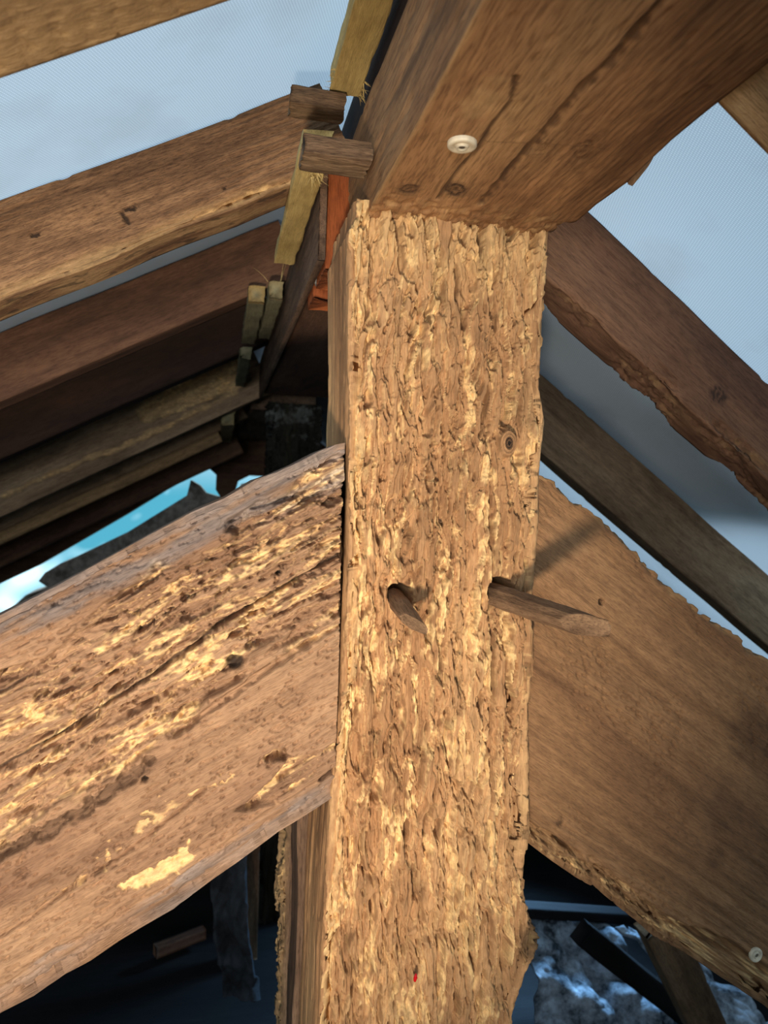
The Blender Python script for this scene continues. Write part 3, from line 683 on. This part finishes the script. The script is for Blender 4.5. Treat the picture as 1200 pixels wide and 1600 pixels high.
# ------------------------------------------------------------------ rafters
def rafter(side, Y0, th, x_in, x_out, top_off, depth, mat, label, seed, fine=.004, disp=None, xlen=None, dense=.6, edge_w=0.0):
    """common rafter: sits under the membrane, main face towards the camera"""
    if side < 0:
        sl = .533; z_in = zl(x_in)+top_off; dirv = (-1, 0, -sl)
    else:
        sl = .716; z_in = zr(x_in)+top_off; dirv = (1, 0, -sl)
    c = math.cos(math.atan(sl)); B = Beam((x_in, Y0, z_in), dirv, (0, -1, 0)); W = depth*c
    Lx = abs(x_out-x_in)/c
    lo, hi = (0, W) if side < 0 else (-W, 0)
    if edge_w:
        xx = np.linspace(0, Lx, 60); wv_ = edge_w*fbm(xx*9, xx*0+seed, seed, 3)
        if side < 0: hi = list(zip(xx, W+wv_))
        else: lo = list(zip(xx, -W+wv_))
    d = disp(B, W) if disp else plain_disp(seed, 1.0)
    o = B.build('rafter', mat, seg((0, min(dense, Lx), fine), (min(dense, Lx), Lx, .02)) if Lx > dense else seg((0, Lx, fine)), lo, hi, th, fine, d, side_step=fine*1.5, taper=.006)
    return tag(o, label, 'rafter')
def r0_disp(B, W):
    def d(X, S, Y, Z):
        b, c, v = pn_cell(X*85, S*260, 810)
        rows = sstep(.55, .3, np.abs(((X*42+.6*pn(X*4, S*6, 811)) % 1)-.5)*2)
        h = sound(X, S, 81)+.0022*rows*sstep(.5, .15, b)*(v > .35)+.0010*np.sin(X*260+2*pn(X*6, S*30, 812))*.4
        q = B.px(330, 15); st = .5*sstep(.006, .001, line_dist(X, Y, B.poly([(230, 62), (290, 30), (330, 0)]))+.003*pn(X*80, Y*80, 813))
        return h, .12+0*X, st
    return d
rafter(-1, .485, .092, .110, -1.6, 0, .122, M['rafter_tan'], 'nearest tan rafter at the top left corner with rows of saw pits', 80, .0022, r0_disp, dense=.75)
def r1_disp(B, W):
    sp = B.poly([(462, 277), (400, 292), (350, 313), (305, 336), (288, 352), (330, 349), (380, 330), (460, 298)])
    sp2 = B.poly([(-20, 490), (30, 478), (75, 462), (60, 478), (10, 500)])
    hl = [(105, 428, .006, .0025), (68, 473, .010, .006), (55, 366, .007, .004), (205, 325, .010, .004), (195, 340, .004, .01), (350, 293, .004, .002), (265, 388, .007, .003), (347, 345, .006, .003)]
    def d(X, S, Y, Z):
        front = Z > -1e-4
        h = sound(X, S, 91)+.0005*2*np.sin(Y*700+3*pn(X*3, Y*12, 912))*sstep(.0, .4, pn(X*2.5, Y*9, 913)+.3)
        m_ = sstep(-.001, .002, np.maximum(sdf_poly(X, Y, sp), sdf_poly(X, Y, sp2))+.003*fbm(X*40, Y*60, 914, 3))*front
        q, f = eaten(X, S, 900, .8); h = h*(1-m_)+(q*.6+.003)*m_
        fr = np.clip(m_*(.75+.5*f), 0, 1)
        low = sstep(W-.020, W-.008, Y+.006*fbm(X*14, Y*20, 915, 3))*front
        fr = np.maximum(fr, .30*low); h = h+.004*low
        st = 0*X
        for a_, b_, rx, ry in hl:
            c_ = B.px(a_, b_); dd = np.hypot((X-c_[0])/rx, (Y-c_[1])/ry)+.7*pn(X*220, Y*220, 916)
            st = np.maximum(st, .85*sstep(1.1, .6, dd)*front); h = h+.003*sstep(1.1, .5, dd)*front
        under = (Z < -1e-4) & (Y > W*.8); fr = np.maximum(fr, .30*under*sstep(-.3, .3, fbm(S*40, X*9, 917, 2)))
        st = np.maximum(st, .6*sstep(.45, .6, fbm(S*50, X*25, 918, 3))*under)
        return h, fr, st
    return d
rafter(-1, 1.0, .075, .118, -2.2, 0, .125, M['rafter'], 'second left rafter, brown with a yellow splintered strip along its lower edge', 90, .0020, r1_disp, dense=.75, edge_w=.003)
rafter(-1, 1.5, .075, .10, -2.3, 0, .130, M['rafter_dark'], 'third left rafter, plain reddish brown, below the splintered one', 100, .004)
rafter(-1, 2.0, .075, .09, -2.3, 0, .155, M['dusk'], 'fourth left rafter under the reddish one, its shade painted in as near-black wood', 110, .006)
def r4_disp(B, W):
    zz = B.poly([(380, 540), (365, 555), (300, 590), (230, 618), (212, 640), (225, 662), (290, 640), (355, 612), (380, 600)])
    z5 = B.poly([(370, 605), (290, 645), (200, 690), (130, 715), (60, 745), (0, 775), (0, 780), (60, 752), (130, 724), (200, 700), (290, 655), (370, 615)])
    return plain_disp(120, 1.5, 1, lambda X, Y: np.clip(sstep(-.004, .006, sdf_poly(X, Y, zz)+.008*fbm(X*20, Y*30, 121, 3))+.8*sstep(-.006, .004, sdf_poly(X, Y, z5)+.008*fbm(X*16, Y*30, 122, 3)-.003), 0, 1))
rafter(-1, 2.5, .08, .07, -2.4, -.02, .235, M['rafter_dusty'], 'dusty left rafter with a pale worm-eaten patch next to the ridge', 120, .005, r4_disp, dense=1.6)
o5 = rafter(-1, 3.0, .10, .0, -2.4, -.02, .245, M['rafter_dusty'], 'brown left rafter behind the worm-eaten patch, yellow strip along its foot', 130, .01)
o6 = rafter(-1, 3.03, .05, -.02, -2.4, -.262, .052, M['rafter_tan'], 'thin yellowish batten under the brown left rafter', 140, .01); o6['category'] = 'batten'; o6.name = 'batten'
rafter(-1, 3.7, .12, -.04, -2.5, -.02, .362, M['rafter_dark'], 'last left rafter, dark, right above the bright slit of daylight', 150, .015)

def rr0(B, W):
    return plain_disp(160, 1.0)
rafter(1, .438, .078, .34, 1.6, 0, .133, M['rafter_tan'], 'nearest right rafter, brown, at the top right corner of the picture', 160, .003)
def rr1(B, W):
    k = B.px(1123, 616)
    zz = B.poly([(860, 445), (900, 475), (1010, 580), (1060, 640), (1120, 690), (1200, 760), (1300, 840), (1300, 1000), (860, 560)])
    def d(X, S, Y, Z):
        front = Z > -1e-4
        h = sound(X, S, 170)+.0015*fbm(S*20, X*6, 171, 2)
        dk = np.hypot((X-k[0])/.017, (Y-k[1])/.015)+.25*pn(X*120, Y*120, 172)
        st = .8*sstep(1.1, .8, dk)*(.35+.65*(np.sin(dk*12+1) > 0))*front
        e, f = eaten(X, S, 173, 1.2); m_ = ((Y < -W*.82)|(Z < -1e-4))*sstep(-.2, .3, pn(X*8, S*10, 174)); h = h+e*m_*.4
        return h, .15*f*m_, st
    return d
rafter(1, .90, .075, .34, 2.2, 0, .136, M['rafter_dark'], 'middle right rafter with a round knot, just right of the king post', 170, .003, rr1, dense=.8, edge_w=.002)
rafter(1, 1.42, .055, .34, 2.3, 0, .160, M['rafter_dusty'], 'lower right rafter, grey-brown, passing just above the right brace', 180, .004, dense=1.4)

# ------------------------------------------------------------------ battens and sticks along the left of the ridge
def frf(X, S): return np.clip(.5*sstep(-.1, .3, fbm(S*80, X*30, 950, 2)), 0, 1)
def fibres(parent, base, n, spread, length, d0, seed):
    """loose wood fibres torn from the end of a batten: one part"""
    r = np.random.RandomState(seed); V = []; Fq = []
    for k in range(n):
        p = np.array(base)+(r.rand(3)-.5)*np.array(spread); d = np.array(d0)+(r.rand(3)-.5)*1.2; d /= np.linalg.norm(d)
        s_ = np.cross(d, [0.3, .2, 1]); s_ /= np.linalg.norm(s_); t_ = np.cross(d, s_); L_ = length*(.4+r.rand()); w = .0005+.0005*r.rand(); bend = (r.rand(3)-.5)*L_*.5
        b0 = len(V)
        for i in range(6):
            u = i/5; c = p+d*L_*u+bend*u*u; ww = w*(1-.8*u)
            V += [tuple(c+s_*ww), tuple(c+t_*ww), tuple(c-s_*ww), tuple(c-t_*ww)]
        for i in range(5):
            for j in range(4): Fq.append((b0+i*4+j, b0+i*4+(j+1) % 4, b0+(i+1)*4+(j+1) % 4, b0+(i+1)*4+j))
    o = link('wood_fibres', np_mesh('wood_fibres', V, Fq), M['pale']); o['kind'] = 'stuff'
    o.parent = parent; o.matrix_parent_inverse = parent.matrix_world.inverted(); return o
b1 = box_beam('batten', M['pale'], (.118, .42, .498), (.158, .905, .53), 'y', 5, .0015, .004); tag(b1, 'pale yellow new batten end coming down from the top edge beside the ridge beam', 'batten')
fibres(b1, (.157, .885, .500), 22, (.004, .05, .006), .012, (.6, .3, -.6), 3)
fibres(b1, (.119, .88, .500), 14, (.004, .06, .006), .006, (-.8, .3, -.3), 4)
b2 = box_beam('batten', M['pale'], (.080, .838, .400), (.1175, 1.29, .419), 'y', 15, .0015, .004); tag(b2, 'long pale yellow batten with a torn fibrous end, left of the orange-red blocks', 'batten')
fibres(b2, (.107, .90, .400), 40, (.016, .05, .004), .014, (.2, .4, -.6), 6)
s1 = box_beam('batten_offcut', M['stick'], (.070, .885, .470), (.138, .925, .495), 'x', 25, .0015, .003); tag(s1, 'short weathered stick end, the upper of two, under the pale batten', 'wood offcut')
s2 = box_beam('batten_offcut', M['stick'], (.077, .772, .360), (.152, .822, .384), 'x', 35, .0015, .003); tag(s2, 'short weathered stick end, the lower of two, touching the front ridge beam', 'wood offcut')
o = box_beam('batten', M['pale_grey'], (.041, 1.47, .372), (.078, 1.90, .408), 'y', 45, .002, .005, fresh=lambda X, S: sstep(.02, .0, X)); tag(o, 'greenish grey batten with square yellow end, left one of the pair', 'batten')
o = box_beam('batten', M['pale_grey'], (.080, 1.44, .376), (.112, 1.84, .412), 'y', 55, .002, .005, fresh=lambda X, S: .4*sstep(.02, .0, X)); tag(o, 'greenish grey batten with pale splintered end, right one of the pair', 'batten')
fibres(o, (.095, 1.45, .412), 3, (.03, .02, .004), .05, (-.2, -.2, 1), 9)
o = box_beam('batten', M['pale_grey'], (.036, 1.92, .335), (.072, 2.45, .37), 'y', 65, .003, .008); tag(o, 'crooked grey batten behind the greenish pair', 'batten')
o = box_beam('batten', M['pale_grey'], (-.010, 2.62, .215), (.045, 3.6, .27), 'y', 75, .005, .01, fresh=lambda X, S: .5+0*X); tag(o, 'far dusty yellowish batten at the lower end of the ridge, above the bright spot', 'batten')
o = box_beam('packing_block', M['ridge_old'], (-.09, 4.45, .185), (.02, 4.58, .36), 'z', 85, .004, .01); tag(o, 'small far brown block just above the right end of the daylight slit', 'wooden block')

# ------------------------------------------------------------------ planks behind the post, below the left brace
Bp = Beam((0, .985, -.10), (0, 0, -1), (0, -1, 0))
ed = [(x, .121+.004*float(pn(np.array([x*9]), np.array([.3]), 960)[0])) for x in np.linspace(0, 1.4, 80)]
o = Bp.build('plank', M['ridge_old'], seg((0, 1.4, .004)), ed, .36, .09, .004, plain_disp(961, 1.3), taper=.005); tag(o, 'grey plank fixed against the back of the near king post, below the left brace', 'plank')
Bp = Beam((0, 1.13, -.10), (0, 0, -1), (0, -1, 0))
ed = [(x, .110+.006*float(pn(np.array([x*14]), np.array([.3]), 962)[0])+.003*float(pn(np.array([x*60]), np.array([.7]), 963)[0])) for x in np.linspace(0, 1.4, 300)]
def pe(X, S, Y, Z):
    e, f = eaten(X, S, 964, 1.0); m_ = sstep(.02, .004, Y-.108); return sound(X, S, 965)+e*m_, .7*m_*f+.3*m_, 0*X
o = Bp.build('plank', M['ridge_old'], seg((0, 1.4, .003)), ed, .34, .06, .003, pe, taper=.006); tag(o, 'thin plank with a ragged worm-eaten edge, leftmost piece behind the king post', 'plank')

# ------------------------------------------------------------------ washers
def lathe(name, prof, mat, n=48, parent=None):
    V = []; Fq = []
    for r, z in prof:
        for j in range(n): a = 2*math.pi*j/n; V.append((r*math.cos(a), r*math.sin(a), z))
    m_ = len(prof)
    for i in range(m_-1):
        for j in range(n): Fq.append((i*n+j, i*n+(j+1) % n, (i+1)*n+(j+1) % n, (i+1)*n+j))
    o = link(name, np_mesh(name, V, Fq), mat, parent); return o
def washer(loc, normal, R_, label):
    r = bpy.data.objects.new('screw_washer', None); COL.objects.link(r); r.empty_display_size = .02
    r.location = loc; r.rotation_euler = Vector(normal).to_track_quat('Z', 'Y').to_euler(); tag(r, label, 'washer')
    k = R_/.012
    lathe('washer_disc', [(.0001, .0005*k), (.0030*k, .0008*k), (.0036*k, .0030*k), (.0046*k, .0034*k), (.0052*k, .0018*k), (.0066*k, .0012*k), (.0078*k, .0022*k), (.0110*k, .0021*k), (.0120*k, .0012*k), (.0120*k, -.002)], M['plastic'], 48, r)
    lathe('screw_head', [(.0001, .0012*k), (.0008*k, .0012*k), (.0010*k, .0024*k), (.0026*k, .0022*k), (.0029*k, .0012*k), (.0029*k, 0)], M['steel'], 24, r)
    return r
p = atz(722, 226, .3185); washer(p, (0, 0, -1), .0135, 'cream plastic washer screwed into the underside of the front ridge beam')
p = aty(1181, 1492, .8335); washer(p, (0, -1, 0), .0102, 'cream plastic washer at the lower edge of the right brace')

# ------------------------------------------------------------------ the dark lower attic
def crumple(name, pts, seed, amp, nx, ny, mat, label):
    """crumpled dusty sheet spanned over four corners"""
    a, b_, c, d = [np.array(p) for p in pts]; u, v = np.meshgrid(np.linspace(0, 1, nx), np.linspace(0, 1, ny), indexing='ij')
    Pn = ((1-u)*(1-v))[..., None]*a+(u*(1-v))[..., None]*b_+(u*v)[..., None]*c+((1-u)*v)[..., None]*d
    nrm = np.cross(b_-a, d-a); nrm /= np.linalg.norm(nrm)
    su = np.linalg.norm(b_-a); sv = np.linalg.norm(d-a)
    f_ = 1-np.abs(fbm(u*su*3.2, v*sv*3.2, seed, 4)); g_ = np.abs(fbm(u*su*9+3, v*sv*9, seed+9, 3))
    Pn = Pn+nrm*(amp*f_+amp*.35*g_)[..., None]
    i = np.arange(nx-1)[:, None]*ny; j = np.arange(ny-1)[None]
    o = link(name, np_mesh(name, Pn.reshape(-1, 3), np.stack([i+j, i+ny+j, i+ny+j+1, i+j+1], -1).reshape(-1, 4)), mat)
    md = o.modifiers.new('thick', 'SOLIDIFY'); md.thickness = .01
    return tag(o, label, 'sheeting')
def fl(px, py, z): return atz(px, py, z)
crumple('dust_sheet', [fl(835, 1395, -1.22), fl(960, 1425, -1.30), fl(1120, 1640, -1.50), fl(870, 1640, -1.50)], 21, .10, 160, 160, M['debris'], 'crumpled bluish dusty sheeting in the dark right of the foot of the king post')
crumple('dust_sheet', [fl(985, 1430, -1.22), fl(1050, 1445, -1.30), fl(1300, 1640, -1.50), fl(1190, 1650, -1.50)], 41, .07, 160, 160, M['debris'], 'strip of bluish dusty sheeting under the far end of the right brace')
crumple('dust_sheet', [aty(322, 1395, 1.9), aty(378, 1345, 1.9), aty(398, 1600, 1.85), aty(340, 1600, 1.85)], 61, .12, 80, 160, M['dimmed'], 'narrow hanging sheet below the left brace, the dark put into its colour')
def stick(name, p0, p1, w, t, mat, label, cat, seed):
    p0 = np.array(p0); p1 = np.array(p1); ax = p1-p0; L_ = np.linalg.norm(ax); ax /= L_; zz = np.array([0, -1, 0.])-ax*(-ax[1])
    B = Beam(p0, ax, zz); o = B.build(name, mat, seg((0, L_, .01)), -w/2, w/2, t, .008, plain_disp(seed, 1.5), taper=.006); return tag(o, label, cat)
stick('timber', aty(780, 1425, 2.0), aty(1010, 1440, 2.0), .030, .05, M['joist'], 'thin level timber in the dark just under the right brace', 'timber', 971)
stick('timber', fl(1035, 1450, -1.0), fl(1125, 1640, -1.40), .09, .05, M['rafter_dusty'], 'slanting grey board between the two bluish sheets at lower right', 'timber', 972)
stick('timber', fl(915, 1465, -1.05), fl(1075, 1590, -1.40), .055, .035, M['joist'], 'near-black timber lying across the bluish sheeting at lower right', 'timber', 976)
stick('timber', fl(245, 1490, -1.50), fl(322, 1460, -1.50), .035, .03, M['rafter_dark'], 'short brown stick lying in the dark under the left brace', 'timber', 973)
def upright(px, Y, w, t, ztop, mat, label, seed):
    x = aty(px, 1480, Y)[0]; stick('timber', (x, Y, ztop), (x, Y, -1.54), w, t, mat, label, 'timber', seed)
upright(385, 2.3, .07, .06, -.3, M['ridge_old'], 'upright timber in the dark left of the ragged plank', 974)
upright(180, 2.6, .30, .12, -.45, M['joist'], 'broad near-black upright in the dark at lower left', 975)

# ------------------------------------------------------------------ raise everything to stand on the floor at z = 0
for o in SC.objects:
    if o.parent is None:
        o.location.z += H

# repeats of a kind share a group
GROUPS = {'rafter': 'rafters under the roofing membrane', 'batten': 'battens along the left of the ridge', 'wooden peg': 'wooden pegs in the timbers',
          'washer': 'cream plastic washers', 'plank': 'planks behind the near king post', 'roof brace': 'braces either side of the king post',
          'roof post': 'king posts', 'ridge beam': 'ridge beams', 'wood offcut': 'short stick ends beside the ridge', 'sheeting': 'dusty sheets in the dark lower attic',
          'timber': 'loose timbers in the dark lower attic', 'board': 'boards along the ridge', 'wooden block': 'packing blocks by the ridge'}
for o in SC.objects:
    if o.parent is None and o.get('category') in GROUPS:
        o['group'] = GROUPS[o['category']]
